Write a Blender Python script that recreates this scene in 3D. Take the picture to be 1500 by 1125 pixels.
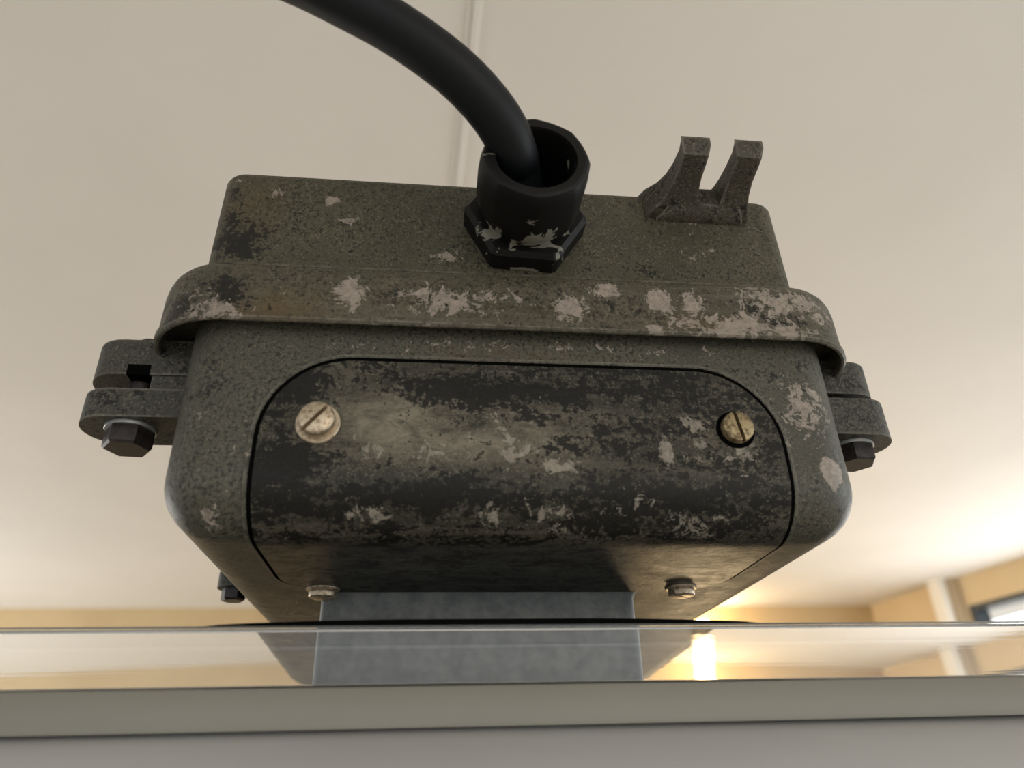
import bpy, bmesh, math, random
from mathutils import Vector, Matrix
random.seed(4)
for o in list(bpy.data.objects): bpy.data.objects.remove(o)
S = bpy.context.scene
COL = S.collection
PI = math.pi

# ------------------------------------------------------------------ camera
F = 1075.0
H0 = 1.5
X = Vector((9950, -288, -F)).normalized()
Yv = Vector((-133, -584, -F)); Yv = (Yv - X * Yv.dot(X)).normalized()
Zv = X.cross(Yv)
R = Matrix((X, Yv, Zv))
cam = bpy.data.cameras.new('camera')
cam.sensor_width = 36; cam.lens = F / 1500 * 36
cam.clip_start = .01
cam.dof.use_dof = True; cam.dof.focus_distance = .36; cam.dof.aperture_fstop = 6.5
co = bpy.data.objects.new('camera', cam); COL.objects.link(co)
M4 = R.to_4x4(); M4.translation = Vector((0, 0, H0)); co.matrix_world = M4
S.camera = co

def at(u, v, y=None, z=None, x=None):
    """place in the room that a point of the photograph shows, given one coordinate (z counted from the lens height)"""
    q = R @ Vector((u - 750, 562.5 - v, -F))
    t = y / q.y if y is not None else (z / q.z if z is not None else x / q.x)
    return q * t + Vector((0, 0, H0))

# ------------------------------------------------------------------ world, light, exposure
S.view_settings.view_transform = 'Standard'; S.view_settings.look = 'None'
S.view_settings.gamma = 1; S.view_settings.use_curve_mapping = False
S.view_settings.exposure = 0.0
w = bpy.data.worlds.new('world'); S.world = w; w.use_nodes = True
nt = w.node_tree; bg = nt.nodes['Background']
tc = nt.nodes.new('ShaderNodeTexCoord'); sp = nt.nodes.new('ShaderNodeSeparateXYZ')
rp = nt.nodes.new('ShaderNodeValToRGB'); mr = nt.nodes.new('ShaderNodeMapRange')
nt.links.new(tc.outputs['Generated'], sp.inputs[0]); nt.links.new(sp.outputs['Z'], mr.inputs[0])
mr.inputs[1].default_value = -1; mr.inputs[2].default_value = 1
nt.links.new(mr.outputs[0], rp.inputs[0]); nt.links.new(rp.outputs[0], bg.inputs[0])
rp.color_ramp.elements[0].color = (.50, .48, .44, 1); rp.color_ramp.elements[0].position = .30
rp.color_ramp.elements[1].color = (.93, .97, 1.0, 1); rp.color_ramp.elements[1].position = .62
dp = nt.nodes.new('ShaderNodeVectorMath'); dp.operation = 'DOT_PRODUCT'; nt.links.new(tc.outputs['Generated'], dp.inputs[0]); dp.inputs[1].default_value = (.78, .62, 0)
m2 = nt.nodes.new('ShaderNodeMapRange'); nt.links.new(dp.outputs['Value'], m2.inputs[0])
for i, q in enumerate((-1, 1, 1.25, 3.0)): m2.inputs[i + 1].default_value = q      # brighter towards the windows' side
nt.links.new(m2.outputs[0], bg.inputs[1])

def area(name, loc, target, sx, sy, power, col):
    l = bpy.data.lights.new(name, 'AREA'); l.shape = 'RECTANGLE'; l.size = sx; l.size_y = sy
    l.energy = power; l.color = col
    o = bpy.data.objects.new(name, l); COL.objects.link(o); o.location = loc
    o.rotation_euler = (Vector(target) - Vector(loc)).to_track_quat('-Z', 'Y').to_euler()
    return o
# daylight entering through the window in the right wall
area('window_daylight', (3.08, 2.9, 1.55), (0, 2.6, 2.1), 1.7, 1.2, 27, (1, .97, .92))
# tall window further along the right side of the room
area('side_window_daylight', (2.9, .2, 1.5), (0, .3, 1.7), 1.6, 1.6, 14, (.86, .94, 1))

# fill light added at the far left to brighten ceiling and right wall
area('left_fill_light', (-3.4, 3.3, 1.35), (-.6, 3.3, 2.45), 1.8, 1.2, 42, (1, .96, .89))
# warm light added further back, below the ledge, for the box's underside glow
TL = at(1040, 835, y=3.0); TL.z = 2 * (H0 + .088) - TL.z
lp = bpy.data.lights.new('warm_fill_light', 'POINT'); lp.energy = 22; lp.color = (1, .74, .42); lp.shadow_soft_size = .16
lo = bpy.data.objects.new('warm_fill_light', lp); COL.objects.link(lo); lo.location = TL
# ------------------------------------------------------------------ materials
class NT:
    def __init__(s, name):
        s.m = bpy.data.materials.new(name); s.m.use_nodes = True
        s.t = s.m.node_tree; s.b = s.t.nodes['Principled BSDF']
        s.tc = s.n('ShaderNodeTexCoord')
    def n(s, k, **kw):
        x = s.t.nodes.new(k)
        for a, v in kw.items(): setattr(x, a, v)
        return x
    def l(s, a, b): s.t.links.new(a, b)
    def val(s, sock, v):
        if hasattr(v, 'links') or isinstance(v, bpy.types.NodeSocket): s.l(v, sock)
        else: sock.default_value = v
    def math(s, op, a, b=0.0, clamp=False):
        x = s.n('ShaderNodeMath', operation=op); x.use_clamp = clamp
        s.val(x.inputs[0], a); s.val(x.inputs[1], b); return x.outputs[0]
    def noise(s, scale, detail=4, rough=.55, stretch=None, dist=0, off=(0, 0, 0)):
        mp = s.n('ShaderNodeMapping'); s.l(s.tc.outputs['Object'], mp.inputs[0])
        mp.inputs['Location'].default_value = off
        if stretch: mp.inputs['Scale'].default_value = stretch
        x = s.n('ShaderNodeTexNoise'); s.l(mp.outputs[0], x.inputs[0])
        x.inputs['Scale'].default_value = scale; x.inputs['Detail'].default_value = detail
        x.inputs['Roughness'].default_value = rough; x.inputs['Distortion'].default_value = dist
        return x.outputs[0]
    def ramp(s, v, a, b, lo=0., hi=1.):
        x = s.n('ShaderNodeMapRange'); x.clamp = True
        s.val(x.inputs[0], v)
        for i, q in enumerate((a, b, lo, hi)): x.inputs[i + 1].default_value = q
        return x.outputs[0]
    def mix(s, f, a, b):
        x = s.n('ShaderNodeMix', data_type='RGBA')
        s.val(x.inputs[0], f)
        for i, c in ((6, a), (7, b)):
            if isinstance(c, tuple): x.inputs[i].default_value = (*c, 1)
            else: s.l(c, x.inputs[i])
        return x.outputs[2]
    def blobs(s, items):
        """items: (centre in the thing's own space, (rx, ry, rz), weight) -> soft ellipsoids, the strongest wins"""
        out = 0.0
        for c, r, wgt in items:
            a = s.n('ShaderNodeVectorMath', operation='SUBTRACT'); s.l(s.tc.outputs['Object'], a.inputs[0]); a.inputs[1].default_value = c
            d = s.n('ShaderNodeVectorMath', operation='DIVIDE'); s.l(a.outputs[0], d.inputs[0]); d.inputs[1].default_value = r
            e = s.n('ShaderNodeVectorMath', operation='LENGTH'); s.l(d.outputs[0], e.inputs[0])
            g = s.ramp(e.outputs['Value'], 1.0, 0.0, 0.0, wgt)
            out = s.math('MAXIMUM', out, g)
        return out
    def bump(s, h, strength, dist=.001):
        x = s.n('ShaderNodeBump'); x.inputs['Strength'].default_value = strength; x.inputs['Distance'].default_value = dist
        s.val(x.inputs['Height'], h); s.l(x.outputs[0], s.b.inputs['Normal'])
    def set(s, **kw):
        for k, v in kw.items():
            k = k.replace('_', ' ')
            if isinstance(v, tuple): s.b.inputs[k].default_value = (*v, 1)
            else: s.val(s.b.inputs[k], v)

BASE = Vector((.042, .43, H0 + .040))       # foot of the junction box on the ledge
def loc(u, v, y=None, z=None): return tuple(at(u, v, y=y, z=z) - BASE)

PK = .58
def painted_metal(name, base, light=(), dark=(), brown=(), clean=(), dark_all=0.0, light_all=0.0, rough=.5, streak=0., dark_col=(.006, .0055, .0045), grain=None, edge=.35, spec=.32, stain=(.10, .062, .022), chip=(.33, .28, .235)):
    base = tuple(q * PK for q in base)
    k = NT(name)
    big = k.noise(22, 4, .6)
    fine = k.noise(420, 3, .7)
    mid = k.noise(95, 9, .74, dist=.6, stretch=grain)
    spk = k.noise(900, 2, .6, off=(3, 1, 2))
    c = k.mix(k.ramp(big, .35, .65), tuple(q * .78 for q in base), tuple(q * 1.22 for q in base))
    c = k.mix(k.ramp(fine, .42, .62, 0, .40), c, tuple(q * .45 for q in base))
    sp2 = k.noise(1000, 3, .7, off=(5, 5, 5))
    c = k.mix(k.ramp(k.math('ADD', sp2, k.math('MULTIPLY', mid, .35)), .72, .80, 0, .55), c, (.17, .155, .115))
    c = k.mix(k.ramp(k.math('ADD', k.noise(560, 3, .7, off=(9, 2, 5)), k.math('MULTIPLY', big, .3)), .70, .76, 0, .7), c, dark_col)
    # horizontal rubbing streaks
    if streak:
        st = k.noise(60, 4, .65, stretch=(.12, 1, 2.6))
        c = k.mix(k.ramp(st, .50, .70, 0, streak), c, (.17, .145, .115))
    # brown oil stains
    if brown:
        c = k.mix(k.math('MULTIPLY', k.blobs(brown), k.ramp(mid, .35, .6)), c, stain)
    # dark grime speckled
    dm = k.math('ADD', k.math('MULTIPLY', mid, .75), k.math('MULTIPLY', fine, .45))
    dm = k.math('ADD', dm, dark_all)
    if dark: dm = k.math('ADD', dm, k.blobs(dark))
    if clean: dm = k.math('SUBTRACT', dm, k.blobs(clean))
    c = k.mix(k.ramp(dm, .665, .70, 0, .93), c, dark_col)
    # chips down to the pale primer
    lm = k.math('ADD', k.math('MULTIPLY', k.noise(120, 9, .70, dist=1.1, off=(7, 4, 1)), .9), k.math('MULTIPLY', spk, .22))
    lm = k.math('ADD', lm, light_all)
    if light: lm = k.math('ADD', lm, k.blobs([(p, tuple(e * 1.35 for e in q), w_ * 1.12) for p, q, w_ in light]))
    lmask = k.ramp(lm, .705, .735)
    c = k.mix(k.math('MULTIPLY', lmask, k.ramp(fine, .30, .60, 1, .55)), c, chip)
    # rubbed edges
    if edge:
        bv = k.n('ShaderNodeBevel', samples=4); bv.inputs['Radius'].default_value = .0022
        ge = k.n('ShaderNodeNewGeometry')
        dt = k.n('ShaderNodeVectorMath', operation='DOT_PRODUCT'); k.l(bv.outputs[0], dt.inputs[0]); k.l(ge.outputs['Normal'], dt.inputs[1])
        ed = k.ramp(dt.outputs['Value'], .99, .90, 0, edge)
        c = k.mix(k.math('MULTIPLY', ed, k.ramp(mid, .38, .55)), c, (.24, .225, .19))
    k.set(Base_Color=c, Metallic=.0, Specular_IOR_Level=spec, Roughness=k.ramp(mid, .3, .7, rough - .06, rough + .16))
    h = k.math('ADD', k.math('MULTIPLY', mid, .7), k.math('MULTIPLY', fine, .35))
    k.bump(k.math('ADD', h, k.math('MULTIPLY', lmask, -.35)), .55, .0008)
    return k.m

OL = (.098, .092, .069)
G1 = loc
M = {}
yf, zb = .28, .088
M['back'] = painted_metal('olive_paint_backbox', (.108, .100, .062), light=[
    (G1(410, 280, y=.275), (.007, .01, .006), .22), (G1(487, 292, y=.275), (.006, .01, .005), .25), (G1(510, 318, y=.275), (.008, .01, .006), .16),
    (G1(655, 375, y=.275), (.014, .01, .007), .20), (G1(340, 262, y=.275), (.008, .01, .004), .16), (G1(1010, 320, y=.275), (.02, .01, .005), .16),
    (G1(1030, 370, y=.275), (.02, .02, .012), .10), (G1(865, 285, y=.275), (.01, .01, .005), .16)],
    dark=[(G1(350, 350, y=.275), (.02, .03, .022), .25), (G1(345, 280, y=.275), (.012, .03, .012), .12), (G1(765, 380, y=.275), (.03, .02, .012), .1), (G1(930, 395, y=.275), (.05, .02, .006), .12)],
    brown=[(G1(370, 300, y=.275), (.02, .02, .03), .5)], dark_all=-.035, light_all=-.025, rough=.52)
M['flange'] = painted_metal('olive_paint_flange', (.118, .106, .068), light=[
    (G1(310, 460, y=.272), (.018, .03, .010), .26), (G1(265, 440, y=.272), (.018, .03, .012), .12), (G1(515, 430, y=.272), (.009, .02, .010), .30), (G1(650, 440, y=.272), (.026, .02, .010), .24), (G1(725, 440, y=.272), (.022, .02, .009), .20),
    (G1(833, 452, y=.272), (.010, .02, .008), .34), (G1(888, 428, y=.272), (.008, .02, .005), .34), (G1(968, 445, y=.272), (.008, .02, .008), .38), (G1(1015, 448, y=.272), (.008, .02, .009), .32),
    (G1(1090, 480, y=.272), (.045, .02, .009), .27), (G1(1160, 445, y=.272), (.030, .03, .012), .24), (G1(958, 485, y=.272), (.005, .02, .004), .36), (G1(560, 478, y=.272), (.07, .02, .004), .10), (G1(1110, 430, y=.272), (.02, .02, .006), .2)],
    dark=[(G1(250, 440, y=.272), (.02, .04, .014), .20), (G1(330, 430, y=.272), (.02, .04, .012), .22), (G1(1130, 460, y=.272), (.03, .03, .012), .12)],
    brown=[(G1(410, 455, y=.272), (.03, .03, .014), .9), (G1(1040, 475, y=.272), (.03, .03, .008), .7)], dark_all=-.02, light_all=-.015, streak=.35, rough=.45, edge=.7)
M['body'] = painted_metal('olive_paint_body', (.112, .107, .078), light=[
    (G1(1180, 600, y=.28), (.016, .02, .016), .26), (G1(1170, 575, y=.28), (.014, .02, .008), .22), (G1(1214, 697, y=.285), (.006, .03, .008), .50), (G1(1150, 620, y=.28), (.010, .02, .018), .18), (G1(1130, 550, y=.28), (.014, .02, .008), .14),
    (G1(820, 510, y=.28), (.10, .02, .005), .16), (G1(305, 755, y=.285), (.006, .02, .007), .24), (G1(360, 640, y=.28), (.008, .02, .02), .12), (G1(450, 900, z=zb), (.03, .05, .02), .14), (G1(270, 600, y=.28), (.012, .02, .02), .08), (G1(600, 512, y=.28), (.05, .02, .004), .12)],
    dark=[(G1(300, 560, y=.28), (.02, .03, .02), .10), (G1(1210, 540, y=.28), (.02, .03, .01), .10), (G1(1090, 545, y=.28), (.03, .02, .005), .12)],
    brown=[(G1(760, 520, y=.28), (.08, .02, .006), .35)], dark_all=-.03, light_all=-.03, rough=.42, edge=.5)
M['plate'] = painted_metal('worn_dark_plate', (.062, .058, .044), light=[
    (G1(600, 660, y=.279), (.042, .02, .012), .12), (G1(535, 747, y=.279), (.010, .02, .004), .28), (G1(640, 665, y=.279), (.020, .02, .008), .20), (G1(745, 660, y=.279), (.020, .02, .014), .20), (G1(812, 683, y=.279), (.012, .02, .007), .26), (G1(812, 745, y=.279), (.014, .02, .012), .22),
    (G1(975, 665, y=.279), (.004, .02, .010), .34), (G1(1025, 665, y=.279), (.010, .02, .012), .22), (G1(920, 730, y=.279), (.016, .02, .010), .16), (G1(1025, 765, y=.279), (.016, .02, .008), .24),
    (G1(720, 750, y=.279), (.006, .02, .006), .26), (G1(1015, 620, y=.279), (.010, .02, .008), .2), (G1(1090, 660, y=.279), (.014, .02, .010), .2), (G1(760, 610, y=.279), (.030, .02, .014), .12)],
    dark=[(G1(420, 560, y=.279), (.025, .02, .014), .18), (G1(400, 690, y=.279), (.024, .02, .022), .10), (G1(430, 730, y=.279), (.035, .02, .012), .14), (G1(640, 725, y=.279), (.06, .02, .008), .14), (G1(700, 570, y=.279), (.07, .02, .010), .14), (G1(960, 740, y=.279), (.06, .02, .014), .12), (G1(1000, 570, y=.279), (.05, .02, .010), .08)],
    brown=[(G1(580, 620, y=.279), (.052, .03, .026), 1.1), (G1(690, 650, y=.279), (.05, .03, .014), 1.0), (G1(780, 640, y=.279), (.05, .03, .022), .7), (G1(500, 560, y=.279), (.03, .03, .02), .6), (G1(1060, 650, y=.279), (.03, .03, .02), .5)],
    stain=(.215, .190, .140), clean=[(G1(560, 625, y=.279), (.034, .03, .022), .16), (G1(640, 660, y=.279), (.040, .03, .012), .16), (G1(740, 650, y=.279), (.030, .03, .016), .14), (G1(800, 690, y=.279), (.030, .03, .012), .08)], dark_all=.066, light_all=-.03, rough=.34, spec=.20, grain=(.6, 1, 1.3), streak=.30, edge=0, chip=(.27, .24, .195))
M['lug'] = painted_metal('olive_paint_lug', (.085, .082, .064), dark_all=.015, light_all=-.05, rough=.5, edge=.6)
M['hinge'] = painted_metal('brownish_paint_hinge', (.095, .082, .058), dark_all=.02, light_all=-.03, rough=.5, edge=.6)

k = NT('neck_paint'); k.set(Base_Color=k.mix(k.ramp(k.noise(110, 7, .7), .38, .62), (.085, .095, .095), (.155, .165, .16)), Roughness=.55); k.bump(k.noise(300), .3, .0005); M['neck'] = k.m
k = NT('black_gasket_shade'); k.set(Base_Color=(.003, .003, .003), Roughness=.9, Specular_IOR_Level=0.0); M['gasket_shade'] = k.m  # black of the plate gasket, also used for the stand-ins for shade
k = NT('black_rubber'); k.set(Base_Color=(.004, .0052, .0065), Roughness=.5, Specular_IOR_Level=.22); k.bump(k.noise(1200, 2), .15, .0002); M['rubber'] = k.m
def gland_mat():
    k = NT('black_plastic_smeared')
    sm = k.noise(60, 6, .6, stretch=(.8, .7, 1.7), dist=1.2)
    sc = k.noise(70, 3, .6, stretch=(.5, .5, 5), off=(2, 2, 2))
    fx = k.noise(420, 3)
    b1 = k.blobs([(G1(720, 340, y=.26), (.012, .015, .010), .22), (G1(800, 350, y=.255), (.020, .02, .014), .22), (G1(835, 330, y=.255), (.010, .02, .016), .16), (G1(770, 380, y=.27), (.020, .015, .008), .17), (G1(822, 372, y=.262), (.012, .02, .006), .2), (G1(755, 365, y=.262), (.02, .02, .006), .16), (G1(850, 285, y=.245), (.008, .02, .008), .14)])
    mk = k.ramp(k.math('ADD', k.math('ADD', sm, b1), k.math('MULTIPLY', fx, .08)), .69, .705)
    c = k.mix(mk, (.0035, .0033, .003), (.17, .165, .135))
    k.set(Base_Color=c, Specular_IOR_Level=.2, Roughness=k.ramp(mk, 0, 1, .50, .6)); k.bump(k.math('ADD', fx, mk), .25, .0004)
    return k.m
M['gland'] = gland_mat()
k = NT('brass_screw'); k.set(Base_Color=k.mix(k.ramp(k.noise(500, 4, .7), .45, .68), (.54, .45, .33), (.22, .16, .10)), Metallic=.75, Roughness=.42); k.bump(k.noise(600), .2, .0003); M['brass'] = k.m
k = NT('tarnished_screw'); k.set(Base_Color=k.mix(k.ramp(k.noise(420, 4, .7), .45, .6), (.34, .27, .15), (.12, .085, .045)), Metallic=.6, Roughness=.45); k.bump(k.noise(600), .4, .0004); M['tarnish'] = k.m
k = NT('black_bolt'); k.set(Base_Color=k.mix(k.ramp(k.noise(300, 4), .4, .7), (.012, .010, .010), (.035, .024, .022)), Metallic=.2, Roughness=.45); M['bolt'] = k.m
k = NT('zinc_washer'); k.set(Base_Color=(.42, .44, .44), Metallic=.7, Roughness=.38); M['zinc'] = k.m
k = NT('ceiling_paint')
k.set(Base_Color=k.mix(k.ramp(k.noise(1.4, 3), .35, .65), (.69, .685, .668), (.73, .725, .71)), Roughness=.75); k.bump(k.noise(60, 5), .12, .002); M['ceil'] = k.m
k = NT('tan_wall'); k.set(Base_Color=k.mix(k.ramp(k.noise(3, 3), .35, .65), (.48, .355, .195), (.52, .395, .225)), Roughness=.7); M['tan'] = k.m
k = NT('tan_wall_lit'); k.set(Base_Color=k.mix(k.ramp(k.noise(3, 3), .35, .65), (.62, .49, .30), (.66, .53, .34)), Roughness=.7); M['tan_lit'] = k.m  # same tan as the back wall, brightened for light on the right wall
k = NT('white_trim'); k.set(Base_Color=(.80, .78, .73), Roughness=.6); M['white'] = k.m
k = NT('brown_trim'); k.set(Base_Color=(.42, .33, .22), Roughness=.6); M['brown'] = k.m
k = NT('floor_boards'); k.set(Base_Color=k.mix(k.ramp(k.noise(8, 4, stretch=(1, .1, 1)), .35, .65), (.32, .28, .23), (.40, .35, .29)), Roughness=.5); M['floor'] = k.m
k = NT('window_frame_paint'); k.set(Base_Color=(.02, .035, .05), Roughness=.4); M['wframe'] = k.m
k = NT('ledge_enamel'); k.set(Base_Color=k.mix(k.ramp(k.noise(14, 4, stretch=(.3, 1, 1)), .35, .65), (.185, .178, .148), (.215, .205, .172)), Roughness=.5); k.bump(k.noise(500, 3), .12, .0003); M['enamel'] = k.m
k = NT('ledge_enamel_lower'); k.set(Base_Color=k.mix(k.ramp(k.noise(12, 4, stretch=(.3, 1, 1)), .35, .65), (.36, .353, .343), (.41, .403, .392)), Roughness=.4); M['enamel2'] = k.m
k = NT('clear_glossy_band'); k.bump(k.noise(900, 2, .5, stretch=(.004, 1, 1)), .02, .0003); k.set(Base_Color=(.97, .975, .96), Roughness=.02, Transmission_Weight=1.0, IOR=1.5)
M['glass'] = k.m
k = NT('added_lamp_glow'); k.set(Base_Color=(1, .8, .5), Emission_Color=(1, .72, .38), Emission_Strength=90.0); M['glow'] = k.m
k = NT('added_tube_glow'); k.set(Base_Color=(1, .8, .5), Emission_Color=(1, .70, .34), Emission_Strength=110.0); M['tube'] = k.m
k = NT('window_glass'); k.set(Base_Color=(1, 1, 1), Roughness=0, Transmission_Weight=1.0, IOR=1.1); M['pane'] = k.m

# ------------------------------------------------------------------ helpers
def obj(name, bm, mat, parent=None, smooth=True, angle=35):
    bmesh.ops.recalc_face_normals(bm, faces=bm.faces)
    off = parent.matrix_world.translation if parent else Vector((0, 0, 0))
    if parent and parent.type == 'MESH': off = BASE_OF.get(parent.name, off)
    if parent: bmesh.ops.translate(bm, verts=bm.verts, vec=-off)
    me = bpy.data.meshes.new(name); bm.to_mesh(me); bm.free()
    me.materials.append(mat)
    if smooth:
        me.shade_smooth()
        me.set_sharp_from_angle(angle=math.radians(angle))
    o = bpy.data.objects.new(name, me); COL.objects.link(o)
    if parent: o.parent = parent
    BASE_OF[o.name] = off
    return o
BASE_OF = {}
def thing(name, label, cat, pos, group=None):
    o = bpy.data.objects.new(name, None); COL.objects.link(o); o.location = pos; o.empty_display_size = .02
    o.matrix_world = Matrix.Translation(pos)
    o['label'] = label; o['category'] = cat
    if group: o['group'] = group
    return o
def struct(name, bm, mat, **kw):
    o = obj(name, bm, mat, smooth=False, **kw); o['kind'] = 'structure'; return o

def box(bm, x0, x1, y0, y1, z0, z1):
    v = [bm.verts.new((x, y, z)) for z in (z0, z1) for x, y in ((x0, y0), (x1, y0), (x1, y1), (x0, y1))]
    for f in ((0, 3, 2, 1), (4, 5, 6, 7), (0, 1, 5, 4), (1, 2, 6, 5), (2, 3, 7, 6), (3, 0, 4, 7)): bm.faces.new([v[i] for i in f])
def quadprism(bm, pts, x0, x1, seg=1):
    """profile pts (y, z) run along X"""
    rings = []
    for i in range(seg + 1):
        x = x0 + (x1 - x0) * i / seg
        rings.append([bm.verts.new((x, y, z)) for y, z in pts])
    n = len(pts)
    for a, b in zip(rings, rings[1:]):
        for i in range(n): bm.faces.new((a[i], a[(i + 1) % n], b[(i + 1) % n], b[i]))
    bm.faces.new(rings[0][::-1]); bm.faces.new(rings[-1])
def rrect(x0, x1, y0, y1, r, n=10):
    r = max(r, .0003); out = []
    for cx, cy, a0 in ((x1 - r, y1 - r, 0), (x0 + r, y1 - r, 90), (x0 + r, y0 + r, 180), (x1 - r, y0 + r, 270)):
        for i in range(n + 1):
            a = math.radians(a0 + 90 * i / n); out.append((cx + r * math.cos(a), cy + r * math.sin(a)))
    return out
def ringbox(bm, x0, x1, y0, y1, rc, prof, n=10):
    """rounded rectangle in plan swept up through (inset, z) steps"""
    rings = []
    for d, z in prof:
        rings.append([bm.verts.new((x, y, z)) for x, y in rrect(x0 + d, x1 - d, y0 + d, y1 - d, rc - d, n)])
    m = len(rings[0])
    for a, b in zip(rings, rings[1:]):
        for i in range(m): bm.faces.new((a[i], a[(i + 1) % m], b[(i + 1) % m], b[i]))
    bm.faces.new(rings[0][::-1]); bm.faces.new(rings[-1])
def arc(d0, z0, r, a0, a1, n=8):
    return [(d0 + r * math.cos(math.radians(a0 + (a1 - a0) * i / n)), z0 + r * math.sin(math.radians(a0 + (a1 - a0) * i / n))) for i in range(n + 1)]
def frame(axis):
    a = Vector(axis).normalized(); u = a.orthogonal().normalized()
    if abs(a.x) < .9: u = (Vector((1, 0, 0)) - a * a.x).normalized()
    return a, u, a.cross(u)
def lathe(bm, c, axis, prof, n=40, radf=None, caps=True):
    """prof: (distance along axis, radius)"""
    a, u, v = frame(axis); c = Vector(c); rings = []
    for i, (t, r) in enumerate(prof):
        ring = []
        for j in range(n):
            th = 2 * PI * j / n
            rr = r * (radf(i, th) if radf else 1)
            ring.append(bm.verts.new(c + a * t + (u * math.cos(th) + v * math.sin(th)) * rr))
        rings.append(ring)
    for p, q in zip(rings, rings[1:]):
        for j in range(n): bm.faces.new((p[j], p[(j + 1) % n], q[(j + 1) % n], q[j]))
    if caps: bm.faces.new(rings[0][::-1]); bm.faces.new(rings[-1])
def tube(bm, pts, r, n=28, caps=True):
    pts = [Vector(p) for p in pts]; rings = []; up = None
    for i, p in enumerate(pts):
        t = (pts[min(i + 1, len(pts) - 1)] - pts[max(i - 1, 0)]).normalized()
        up = t.orthogonal().normalized() if up is None else (up - t * up.dot(t)).normalized()
        s = t.cross(up)
        rings.append([bm.verts.new(p + (up * math.cos(2 * PI * j / n) + s * math.sin(2 * PI * j / n)) * r) for j in range(n)])
    for p, q in zip(rings, rings[1:]):
        for j in range(n): bm.faces.new((p[j], p[(j + 1) % n], q[(j + 1) % n], q[j]))
    if caps: bm.faces.new(rings[0][::-1]); bm.faces.new(rings[-1])
def spline(P, k=10):
    P = [Vector(p) for p in P]; out = []
    for i in range(len(P) - 1):
        p0, p1, p2, p3 = P[max(i - 1, 0)], P[i], P[i + 1], P[min(i + 2, len(P) - 1)]
        for j in range(k):
            t = j / k
            out.append(.5 * ((2 * p1) + (-p0 + p2) * t + (2 * p0 - 5 * p1 + 4 * p2 - p3) * t * t + (-p0 + 3 * p1 - 3 * p2 + p3) * t ** 3))
    out.append(P[-1]); return out
def hexf(i, th): # regular hexagon from a circle of its corner radius
    k = (th % (PI / 3)) - PI / 6
    return math.cos(PI / 6) / math.cos(k)
def bevel(bm, w, seg=3, ang=30):
    es = [e for e in bm.edges if len(e.link_faces) == 2 and e.calc_face_angle(0) > math.radians(ang)]
    bmesh.ops.bevel(bm, geom=es, offset=w, segments=seg, profile=.6, affect='EDGES', clamp_overlap=True)
def Zh(z): return H0 + z

# ------------------------------------------------------------------ room
CZ = Zh(.95)
bm = bmesh.new(); box(bm, -4.2, 4.2, -2.2, 5.2, CZ, CZ + .1); struct('ceiling', bm, M['ceil'])
bm = bmesh.new(); box(bm, -4.2, 4.2, -2.2, 5.2, -.1, 0); struct('floor', bm, M['floor'])
bm = bmesh.new(); box(bm, -4.2, 3.0, 4.65, 4.8, 0, CZ); struct('wall_back', bm, M['tan'])
# ceiling joint batten
bm = bmesh.new()
xa, xb = .0374, -.095
def batten(y): return .0374 + (y - .64) * -.034
for (o0, o1, d) in ((-.003, .0032, .0030), (.0032, .0150, .0050)):
    v = [bm.verts.new((batten(y) + o, y, CZ - dd)) for y in (-1.5, 4.6) for o, dd in ((o0, 0), (o0 + .001, d), (o1 - .001, d), (o1, 0))]
    for i in range(3): bm.faces.new((v[i], v[i + 1], v[i + 5], v[i + 4]))
struct('trim_1', bm, M['ceil'])
# right wall: follows the slightly slanting ceiling line; window opening in it
A = Vector((2.905, 4.65, 0)); B = Vector((3.30, 1.85, 0)); D = (B - A).normalized(); N = Vector((D.y, -D.x, 0))
if N.x < 0: N = -N
def wbox(bm, s0, s1, z0, z1, t0=0, t1=.12):
    v = []
    for z in (z0, z1):
        for s, t in ((s0, t0), (s1, t0), (s1, t1), (s0, t1)): v.append(bm.verts.new(tuple(A + D * s + N * t + Vector((0, 0, z)))))
    for f in ((0, 3, 2, 1), (4, 5, 6, 7), (0, 1, 5, 4), (1, 2, 6, 5), (2, 3, 7, 6), (3, 0, 4, 7)): bm.faces.new([v[i] for i in f])
bm = bmesh.new()
WZ0, WZ1 = Zh(-.4), Zh(.79)
wbox(bm, 0, .76, 0, CZ); wbox(bm, .76, 2.6, 0, WZ0); wbox(bm, .76, 2.6, WZ1, CZ); wbox(bm, 2.6, 2.83, 0, CZ)
struct('wall_right', bm, M['tan_lit'])
bm = bmesh.new(); wbox(bm, .76, 2.6, WZ1 - .03, WZ1, .0, .1); wbox(bm, .76, 2.6, WZ0, WZ0 + .04, .0, .1); wbox(bm, .76, .79, WZ0 + .04, WZ1 - .03, .0, .1); wbox(bm, 1.25, 1.29, WZ0 + .04, WZ1 - .03, .02, .09); wbox(bm, 1.9, 1.94, WZ0 + .04, WZ1 - .03, .02, .09); wbox(bm, 2.56, 2.6, WZ0 + .04, WZ1 - .03, 0, .1)
w1 = struct('window_1', bm, M['wframe'])
bm = bmesh.new(); wbox(bm, .62, .70, 0, CZ, -.10, 0); struct('trim_2', bm, M['white'])
bm = bmesh.new(); wbox(bm, .70, .74, 0, CZ, -.05, 0); struct('trim_3', bm, M['brown'])

# ------------------------------------------------------------------ ledge
ledge = thing('ledge', 'long pale enamelled ledge with a clear glossy top strip, under the metal box', 'ledge', Vector((0, .30, Zh(-.05))))
yg = .300
zt = at(700, 1000, y=yg).z; ztop = at(700, 914, y=yg).z; zm = at(700, 1064, y=yg - .003).z
b = .0016
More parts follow.
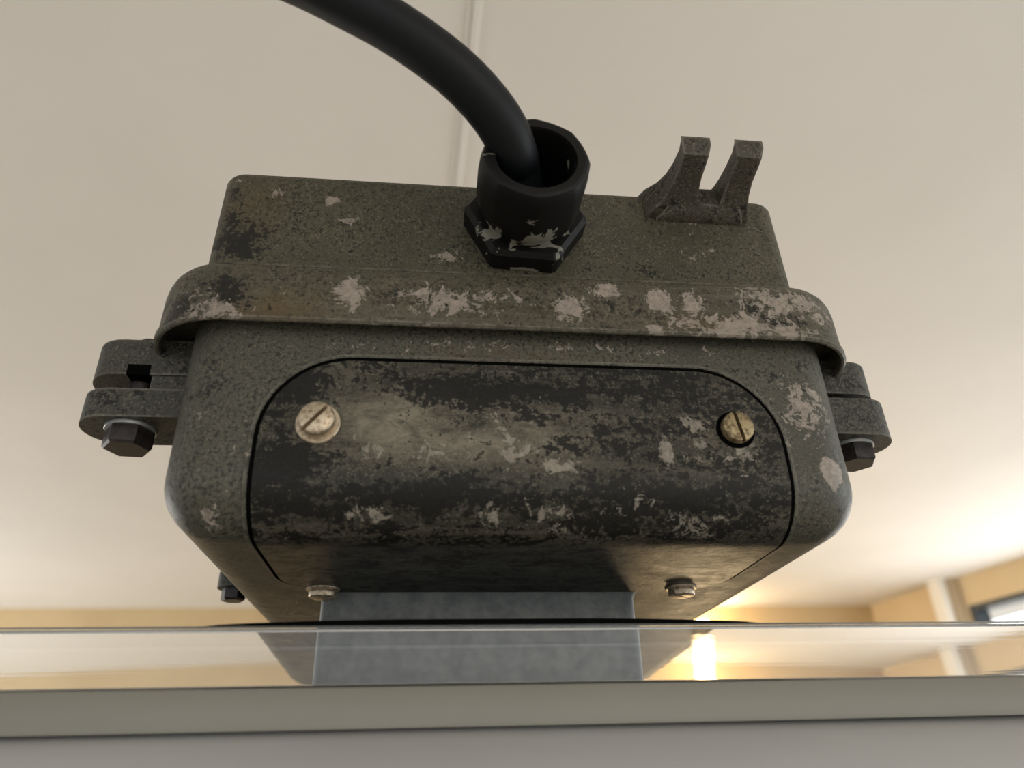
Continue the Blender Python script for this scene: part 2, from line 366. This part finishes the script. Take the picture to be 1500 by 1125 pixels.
# front bands
bm = bmesh.new()
quadprism(bm, [(yg - .003, zm), (yg - .0035, zm + .002), (yg - .002, zt - .004), (yg - .0005, zt - .0012), (yg + .003, zt), (.51, zt), (.51, zm)], -1.0, 1.2, 1)
obj('upper_rail', bm, M['enamel'], ledge)
bm = bmesh.new()
quadprism(bm, [(yg + .002, zm), (.51, zm), (.51, Zh(-.05)), (yg - .045, Zh(-.05)), (yg - .040, Zh(-.035)), (yg - .026, zm - .022), (yg - .013, zm - .0085), (yg - .0065, zm - .0042), (yg - .0030, zm - .0022), (yg + .001, zm - .0012)], -1.0, 1.2, 1)
obj('lower_panel', bm, M['enamel2'], ledge, angle=60)
bm = bmesh.new()
hg = ztop - zt; A0 = math.tan(math.radians(7.3)); t0 = .015
quadprism(bm, [(yg, zt + .00001), (yg + t0, zt + .00001), (yg + t0 + hg * A0, ztop - .0006), (yg + t0 + hg * A0 - .0015, ztop), (yg + .0012, ztop), (yg, ztop - .0010)], -1.0, 1.2, 1)
gl = obj('glossy_strip', bm, M['glass'], ledge, smooth=False)
gl['label'] = 'clear glossy strip'

bm = bmesh.new(); rings = []  # thin black tapered strip standing in for the dark shade band below the box
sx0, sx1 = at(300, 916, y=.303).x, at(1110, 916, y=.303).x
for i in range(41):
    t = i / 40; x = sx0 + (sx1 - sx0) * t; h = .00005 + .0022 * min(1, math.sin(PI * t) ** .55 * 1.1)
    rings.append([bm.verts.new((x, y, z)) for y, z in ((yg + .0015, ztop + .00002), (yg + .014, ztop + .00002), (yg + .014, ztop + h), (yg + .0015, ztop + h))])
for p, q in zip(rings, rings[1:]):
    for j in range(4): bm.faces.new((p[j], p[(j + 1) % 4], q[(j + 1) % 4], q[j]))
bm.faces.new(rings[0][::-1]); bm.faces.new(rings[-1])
obj('shade_strip', bm, M['gasket_shade'], ledge, smooth=False)

# ------------------------------------------------------------------ junction box
jb = thing('junction_box', 'weathered olive-grey cast metal junction box with screwed cover plate, standing on the ledge', 'junction box', BASE)
bx0, bx1, by0, by1 = -.1090, .1905, .28, .640
RB = .024
bm = bmesh.new()
prof = [(RB - RB * math.sin(math.radians(a)), Zh(zb) + RB - RB * math.cos(math.radians(a))) for a in range(0, 91, 9)]
prof += [(0, Zh(.188)), (.001, Zh(.189))]
ringbox(bm, bx0, bx1, by0, by1, .024, prof, 12)
body = obj('lower_body', bm, M['body'], jb)
# neck
bm = bmesh.new()
nx0 = at(466, 905, y=.388).x; nx1 = at(934, 905, y=.388).x
ringbox(bm, nx0, nx1, .388, .490, .006, [(0, zt), (0, Zh(zb) - .004), (-.0015, Zh(zb) - .001), (-.004, Zh(zb) + .001)], 6)
obj('neck', bm, M['neck'], jb)
# flange with a hollow skirt
fx0, fx1, fy0, fy1 = -.1262, .2040, .271, .650
bm = bmesh.new()
ringbox(bm, fx0, fx1, fy0, fy1, .036, [(.030, Zh(.190)), (.0022, Zh(.190)), (.0022, Zh(.1764)), (.0016, Zh(.1752)), (.0005, Zh(.1752)), (-.0006, Zh(.1760)), (-.0006, Zh(.1782)), (.0004, Zh(.1797)), (.0006, Zh(.197)), (.0012, Zh(.2020)), (.0022, Zh(.2050)), (.0036, Zh(.2070)), (.0060, Zh(.2078)), (.02, Zh(.2080))], 14)
obj('lid_flange', bm, M['flange'], jb)
# back box
kx0, kx1, ky0, ky1 = -.1045, .1765, .275, .520
bm = bmesh.new()
zt2 = at(700, 267, y=ky0).z
ringbox(bm, kx0, kx1, ky0, ky1, .012, [(-.0012, Zh(.2060)), (-.0008, Zh(.2080)), (-.0002, Zh(.2095)), (0, Zh(.211)), (.0008, zt2 - .004)] + [(.0008 + .005 - .005 * math.cos(math.radians(a)), zt2 - .005 + .005 * math.sin(math.radians(a))) for a in range(15, 91, 15)], 8)
obj('upper_box', bm, M['back'], jb)

# cover plate that follows the bend
ztp = .1605; yend = .3865; Rp = RB
L1 = ztp - (zb + RB); L2 = RB * PI / 2; L3 = yend - (by0 + RB); LT = L1 + L2 + L3
def surf(x, s, off):
    if s < L1: return Vector((x, by0 - off, Zh(ztp - s)))
    if s < L1 + L2:
        a = (s - L1) / RB; return Vector((x, by0 + RB - (RB + off) * math.cos(a), Zh(zb + RB) - (RB + off) * math.sin(a)))
    return Vector((x, by0 + RB + s - L1 - L2, Zh(zb) - off))
def wrap_plate(grow, off0, off1, bev=.0004):
    bm = bmesh.new()
    xl, xr = -.0692 - grow, .1518 + grow; s0, s1 = -grow, LT + grow * .6; rt, rb_ = .036 + grow, .030 + grow
    ss = []
    for i in range(13): ss.append(s0 + rt * (1 - math.cos(PI / 2 * i / 12)))
    n = 40
    for i in range(1, n): ss.append(s0 + rt + (s1 - rb_ - s0 - rt) * i / n)
    for i in range(13): ss.append(s1 - rb_ * (1 - math.sin(PI / 2 * i / 12)))
    def ext(s):
        i = 0
        if s < s0 + rt: i = rt - math.sqrt(max(0, rt * rt - (s0 + rt - s) ** 2))
        if s > s1 - rb_: i = rb_ - math.sqrt(max(0, rb_ * rb_ - (s - s1 + rb_) ** 2))
        return xl + i, xr - i
    nc = 24; top = []; mid = []; low = []
    for s in ss:
        a, c = ext(s); row = [a + (c - a) * j / nc for j in range(nc + 1)]
        top.append([bm.verts.new(surf(x, s, off1)) for x in row])
    # border going down
    border = [(0, j) for j in range(nc + 1)] + [(i, nc) for i in range(1, len(ss))] + [(len(ss) - 1, j) for j in range(nc - 1, -1, -1)] + [(i, 0) for i in range(len(ss) - 2, 0, -1)]
    for a, b_ in zip(top, top[1:]):
        for j in range(nc): bm.faces.new((a[j], a[j + 1], b_[j + 1], b_[j]))
    lows = {}
    for (i, j) in border:
        a, c = ext(ss[i]); lows[(i, j)] = bm.verts.new(surf(a + (c - a) * j / nc, ss[i], off0))
    m = len(border)
    for q in range(m):
        p, r_ = border[q], border[(q + 1) % m]
        bm.faces.new((top[p[0]][p[1]], lows[p], lows[r_], top[r_[0]][r_[1]]))
    return bm
obj('plate_rim', wrap_plate(.0036, -.001, .0010), M['body'], jb, angle=50)
obj('plate_gasket', wrap_plate(.0019, -.001, .0011), M['gasket_shade'], jb, angle=50)
plate = obj('cover_plate', wrap_plate(0, .0009, .0016), M['plate'], jb, angle=50)

def screw(c, axis, rh, hh, rw, tw, slot, mat, wmat, base=0.0, name='screw'):
    """slotted pan head: slot angle about the axis; washer under it"""
    a, u, v = frame(axis); c = Vector(c)
    ca, sa = math.cos(slot), math.sin(slot)
    sw = rh * .115; sd = hh * .72
    bm = bmesh.new()
    su = u * ca + v * sa; sv = -u * sa + v * ca
    n = 20
    def half(sign):
        pts = []
        a0 = math.asin(sw / rh)
        for i in range(n + 1):
            th = a0 + (PI - 2 * a0) * i / n
            pts.append((math.cos(th), math.sin(th) * sign))
        rings = []
        for (t, r) in ((tw + hh - sd, 1), (tw + hh * .72, 1.0), (tw + hh * .9, .965), (tw + hh, .86)):
            rings.append([bm.verts.new(c + a * t + su * (x * rh * r) + sv * (sign * max(sw, abs(y) * rh * r))) for x, y in pts])
        for p, q in zip(rings, rings[1:]):
            m = len(p)
            for j in range(m): bm.faces.new((p[j], p[(j + 1) % m], q[(j + 1) % m], q[j]))
        bm.faces.new(rings[-1]); bm.faces.new(rings[0][::-1])
    half(1); half(-1)
    lathe(bm, c, axis, [(tw + base, rh * .97), (tw + hh - sd, rh)], 40)
    s = obj(name, bm, mat, plate, angle=40)
    if rw:
        bm = bmesh.new(); lathe(bm, c, axis, [(base, rw), (base + tw * .8, rw), (base + tw, rw * .97), (base + tw, rh * .5)], 40, caps=False)
        obj('washer', bm, wmat, plate)
    return s
FN = Vector((0, -1, 0)); BN = Vector((0, 0, -1))
pl = .0016
c = at(466, 621, y=by0 - pl); screw((c.x, by0 - pl, c.z), FN, .0073, .0058, .0090, .0014, math.radians(50), M['brass'], M['brass'])
c = at(1077, 630, y=by0 - pl); screw((c.x, by0 - pl, c.z), FN, .0070, .0042, .0086, .0006, math.radians(-80), M['tarnish'], M['gasket_shade'])
screw((-.0515, .3790, Zh(zb) - pl), BN, .0068, .0036, .0082, .0010, math.radians(20), M['brass'], M['brass'])
screw((.1322, .3770, Zh(zb) - pl), BN, .0068, .0036, .0082, .0010, math.radians(-35), M['brass'], M['brass'])

# ---- cable gland, pointing out of the back box's front
gx, gz = at(771, 334, y=ky0).x, at(771, 334, y=ky0).z
g0 = Vector((gx - .0015, ky0, gz - .0005))
bm = bmesh.new()
lathe(bm, g0, FN, [(0, .0285), (.0005, .0298), (.010, .0298), (.0125, .0275), (.0125, .018)], 72, radf=lambda i, th: hexf(i, th + .05))
obj('hex_nut', bm, M['gland'], jb, angle=25)
def flute(i, th):
    k = (th % (PI / 4)) - PI / 8
    return 1 if i in (0, 1, 2, 9, 10, 11, 12) else (.6 + .4 * math.cos(PI / 8) / math.cos(k) * 1.03)
bm = bmesh.new()
lathe(bm, g0, FN, [(.0124, .0215), (.0150, .0215), (.0165, .0222), (.0185, .0236), (.024, .0242), (.038, .0243), (.0445, .0238), (.0468, .0228), (.0475, .0215), (.0472, .0180), (.0455, .0172), (.026, .0168), (.018, .0140), (.018, .001)], 96, radf=flute, caps=False)
obj('cable_gland', bm, M['gland'], jb, angle=32)

# ---- forked hinge lugs on top right of the back box
hy = ky0
def horn(xa, xb_, bm, web):
    """prong lofted outwards: (reach, extra width on its left, on its right, bottom, top), heights counted from the box top"""
    rows = [(-.004, web, .004, -.0170, -.0006), (.002, web * .8, .0035, -.0165, -.0004), (.007, web * .42, .002, -.0140, .0000), (.013, web * .18, .0005, -.0110, .0004), (.020, web * .05, 0, -.0085, .0010), (.028, 0, 0, -.0068, .0018), (.0325, .0004, 0, -.0055, .0030), (.0350, .0012, .0008, -.0010, .0034)]
    rings = []
    for p, l_, r_, z0, z1 in rows:
        rings.append([bm.verts.new(q) for q in ((xa - l_, hy - p, zt2 + z0), (xb_ + r_, hy - p, zt2 + z0), (xb_ + r_, hy - p, zt2 + z1), (xa - l_, hy - p, zt2 + z1))])
    for a, b in zip(rings, rings[1:]):
        for i in range(4): bm.faces.new((a[i], a[(i + 1) % 4], b[(i + 1) % 4], b[i]))
    bm.faces.new(rings[0][::-1]); bm.faces.new(rings[-1])
hxs = [at(1001, 208, y=hy - .034).x, at(1037, 208, y=hy - .034).x, at(1079, 211, y=hy - .034).x, at(1113, 211, y=hy - .034).x]
for a_, b_, w_ in ((0, 1, .013), (2, 3, .004)):
    bm = bmesh.new(); horn(hxs[a_], hxs[b_], bm, w_); bevel(bm, .0009, 2, 40); obj('hinge_prong', bm, M['hinge'], jb)
bm = bmesh.new()
m0, m1 = hxs[0] - .006, hxs[3] + .0005
rings = []
for (dx0, dx1, y, z0, z1) in ((0, 0, hy + .004, zt2 - .019, zt2 - .0006), (0, 0, hy - .001, zt2 - .0185, zt2 - .0006), (.003, .001, hy - .004, zt2 - .0165, zt2 - .001), (.0055, .003, hy - .0075, zt2 - .0135, zt2 - .003)):
    rings.append([bm.verts.new((m0 + dx0, y, z0)), bm.verts.new((m1 - dx1, y, z0)), bm.verts.new((m1 - dx1, y, z1)), bm.verts.new((m0 + dx0, y, z1))])
for p, q in zip(rings, rings[1:]):
    for j in range(4): bm.faces.new((p[j], p[(j + 1) % 4], q[(j + 1) % 4], q[j]))
bm.faces.new(rings[0][::-1]); bm.faces.new(rings[-1]); bevel(bm, .0012, 2, 25)
obj('hinge_base', bm, M['hinge'], jb)

# ---- side lugs with bolts
def lug(name, side, xr, xt, yc, hw, z0, z1, mat, slot=False, ch=.003):
    """xr root x (inside the casting), xt tip x, yc middle of the depth, hw half width"""
    bm = bmesh.new(); s = side
    L = abs(xt - xr); r = hw * .95
    pts = [(0, hw)]
    for i in range(15):
        th = PI / 2 - PI * i / 14
        pts.append((L - r + r * math.cos(th), hw * math.sin(th)))
    pts.append((0, -hw))
    if slot:
        sl = hw * .34
        sp_ = [(0, hw)] + pts[1:7] + [(L - .0015, sl), (L * .38, sl), (L * .33, 0), (L * .38, -sl), (L - .0015, -sl)] + pts[9:16] + [(0, -hw)]
    lo = [bm.verts.new((xr + s * a, yc + b2, z0)) for a, b2 in pts]; hi = [bm.verts.new((xr + s * a, yc + b2, z1)) for a, b2 in pts]
    n = len(pts)
    for i in range(n): bm.faces.new((lo[i], lo[(i + 1) % n], hi[(i + 1) % n], hi[i]))
    bm.faces.new(lo[::-1]); bm.faces.new(hi); bevel(bm, .0016, 3, 40)
    return obj(name, bm, mat, jb)
def bolt(x, y, z, r, h, rw, top):
    bm = bmesh.new()
    lathe(bm, (x, y, z), BN, [(.0014, r * .98), (.0018, r), (h - .001, r), (h, r * .9)], 60, radf=lambda i, th: hexf(i, th + .1))
    lathe(bm, (x, y, z), (0, 0, 1), [(-.001, r * .52), (top, r * .52), (top + .001, r * .45)], 24)
    b_ = obj('bolt', bm, M['bolt'], jb, angle=25)
    bm = bmesh.new(); lathe(bm, (x, y, z), BN, [(0, rw), (.0012, rw), (.0014, rw * .98)], 40); obj('washer', bm, M['zinc'], jb)
ly = .318; hw = .0155
lzg = at(180, 571, y=ly - hw * .8).z - H0
for side, root, tipU, tipL, zu0, zu1, zl0, zl1, by_, bxx in (
        (-1, -.106, -.1560, -.1560, .1650, .1830, .1430, .1568, ly - .002, -.1340),
        (1, .188, .2255, .2285, .1655, .1840, .1425, .1620, ly, .2090)):
    lug('flange_lug', side, root, tipU, ly + .002, hw, Zh(zu0), Zh(zu1), M['lug'])
    lug('body_lug', side, root, tipL, ly, hw, Zh(zl0), Zh(zl1), M['lug'])
    bolt(bxx, by_, Zh(zl0), .0105, .0100, .0108, zu1 - zl0 + .004)
bm = bmesh.new(); box(bm, -.1260, -.1060, ly - hw * .8, ly + hw * .9, Zh(.1560), Zh(.1660)); obj('lug_web', bm, M['lug'], jb, smooth=False)
bm = bmesh.new(); box(bm, -.1370, -.1270, ly + .002 - hw - .0002, ly - .004, Zh(.1648), Zh(.1700)); obj('lug_slot_shade', bm, M['gasket_shade'], jb, smooth=False)  # black block standing in for the shaded recess under the upper lug
# rear left clamp lug and bolt low on the body
lug('body_lug', -1, -.106, -.122, .452, .010, Zh(.103), Zh(.112), M['lug'])
bm = bmesh.new(); lathe(bm, (-.1125, .452, Zh(.103)), BN, [(-.001, .007), (.006, .007), (.007, .006)], 48, radf=hexf); obj('bolt', bm, M['bolt'], jb, angle=25)

# ------------------------------------------------------------------ cable
def atd(u, v, depth): return R @ Vector(((u - 750) / F * depth, (562.5 - v) / F * depth, -depth)) + Vector((0, 0, H0))
g_in = g0 + Vector((-.003, -.0175, 0))
CP = [g_in, atd(757, 248, .330), atd(752, 225, .322), atd(737, 188, .315), atd(706, 145, .309), atd(657, 97, .304), atd(583, 44, .300), atd(507, 2, .297), atd(425, -38, .294), atd(300, -85, .292), atd(120, -130, .29), atd(-120, -170, .29)]
bm = bmesh.new(); tube(bm, spline(CP, 12), .0106, 36)
cb = obj('cable', bm, M['rubber'])
cb['label'] = 'thick black rubber cable curving up out of the gland on the metal box'; cb['category'] = 'cable'

# ------------------------------------------------------------------ warm lamp added on the back wall for glow in the glossy strip
L0 = at(1030, 926, y=4.52)
wl = thing('added_wall_lamp', 'small warm globe lamp added low on the tan back wall for its glow', 'lamp', Vector((L0.x, 4.65, L0.z)))
bm = bmesh.new(); lathe(bm, (L0.x, 4.65, L0.z), FN, [(0, .05), (.012, .05), (.02, .035), (.06, .022), (.075, .022)], 32); obj('wall_mount', bm, M['white'], wl)
bm = bmesh.new(); bmesh.ops.create_uvsphere(bm, u_segments=32, v_segments=20, radius=.062); bmesh.ops.translate(bm, verts=bm.verts, vec=(L0.x, 4.52, L0.z)); obj('globe', bm, M['glow'], wl)

# warm tube lamp added behind the lens to make the glossy strip's bright streak
q1 = at(1030, 935, y=1.7); q0 = at(1033, 1000, y=1.7); ty = .6 - 1.7
tl = thing('added_tube_lamp', 'unseen warm tube lamp added to mirror as a bright streak in the glossy strip', 'lamp', Vector((q1.x, ty, q1.z)))
bm = bmesh.new(); tube(bm, [(q0.x, ty, q0.z), (q1.x, ty, q1.z)], .021, 24); obj('tube', bm, M['tube'], tl)
bm = bmesh.new(); tube(bm, [(q1.x, ty, q1.z + .001), (q1.x, ty, q1.z + .04)], .024, 24); obj('lamp_cap', bm, M['wframe'], tl)
bm = bmesh.new(); tube(bm, [(q1.x, ty, q1.z + .041), (q1.x, ty, CZ - .001)], .005, 12); obj('rod', bm, M['wframe'], tl)
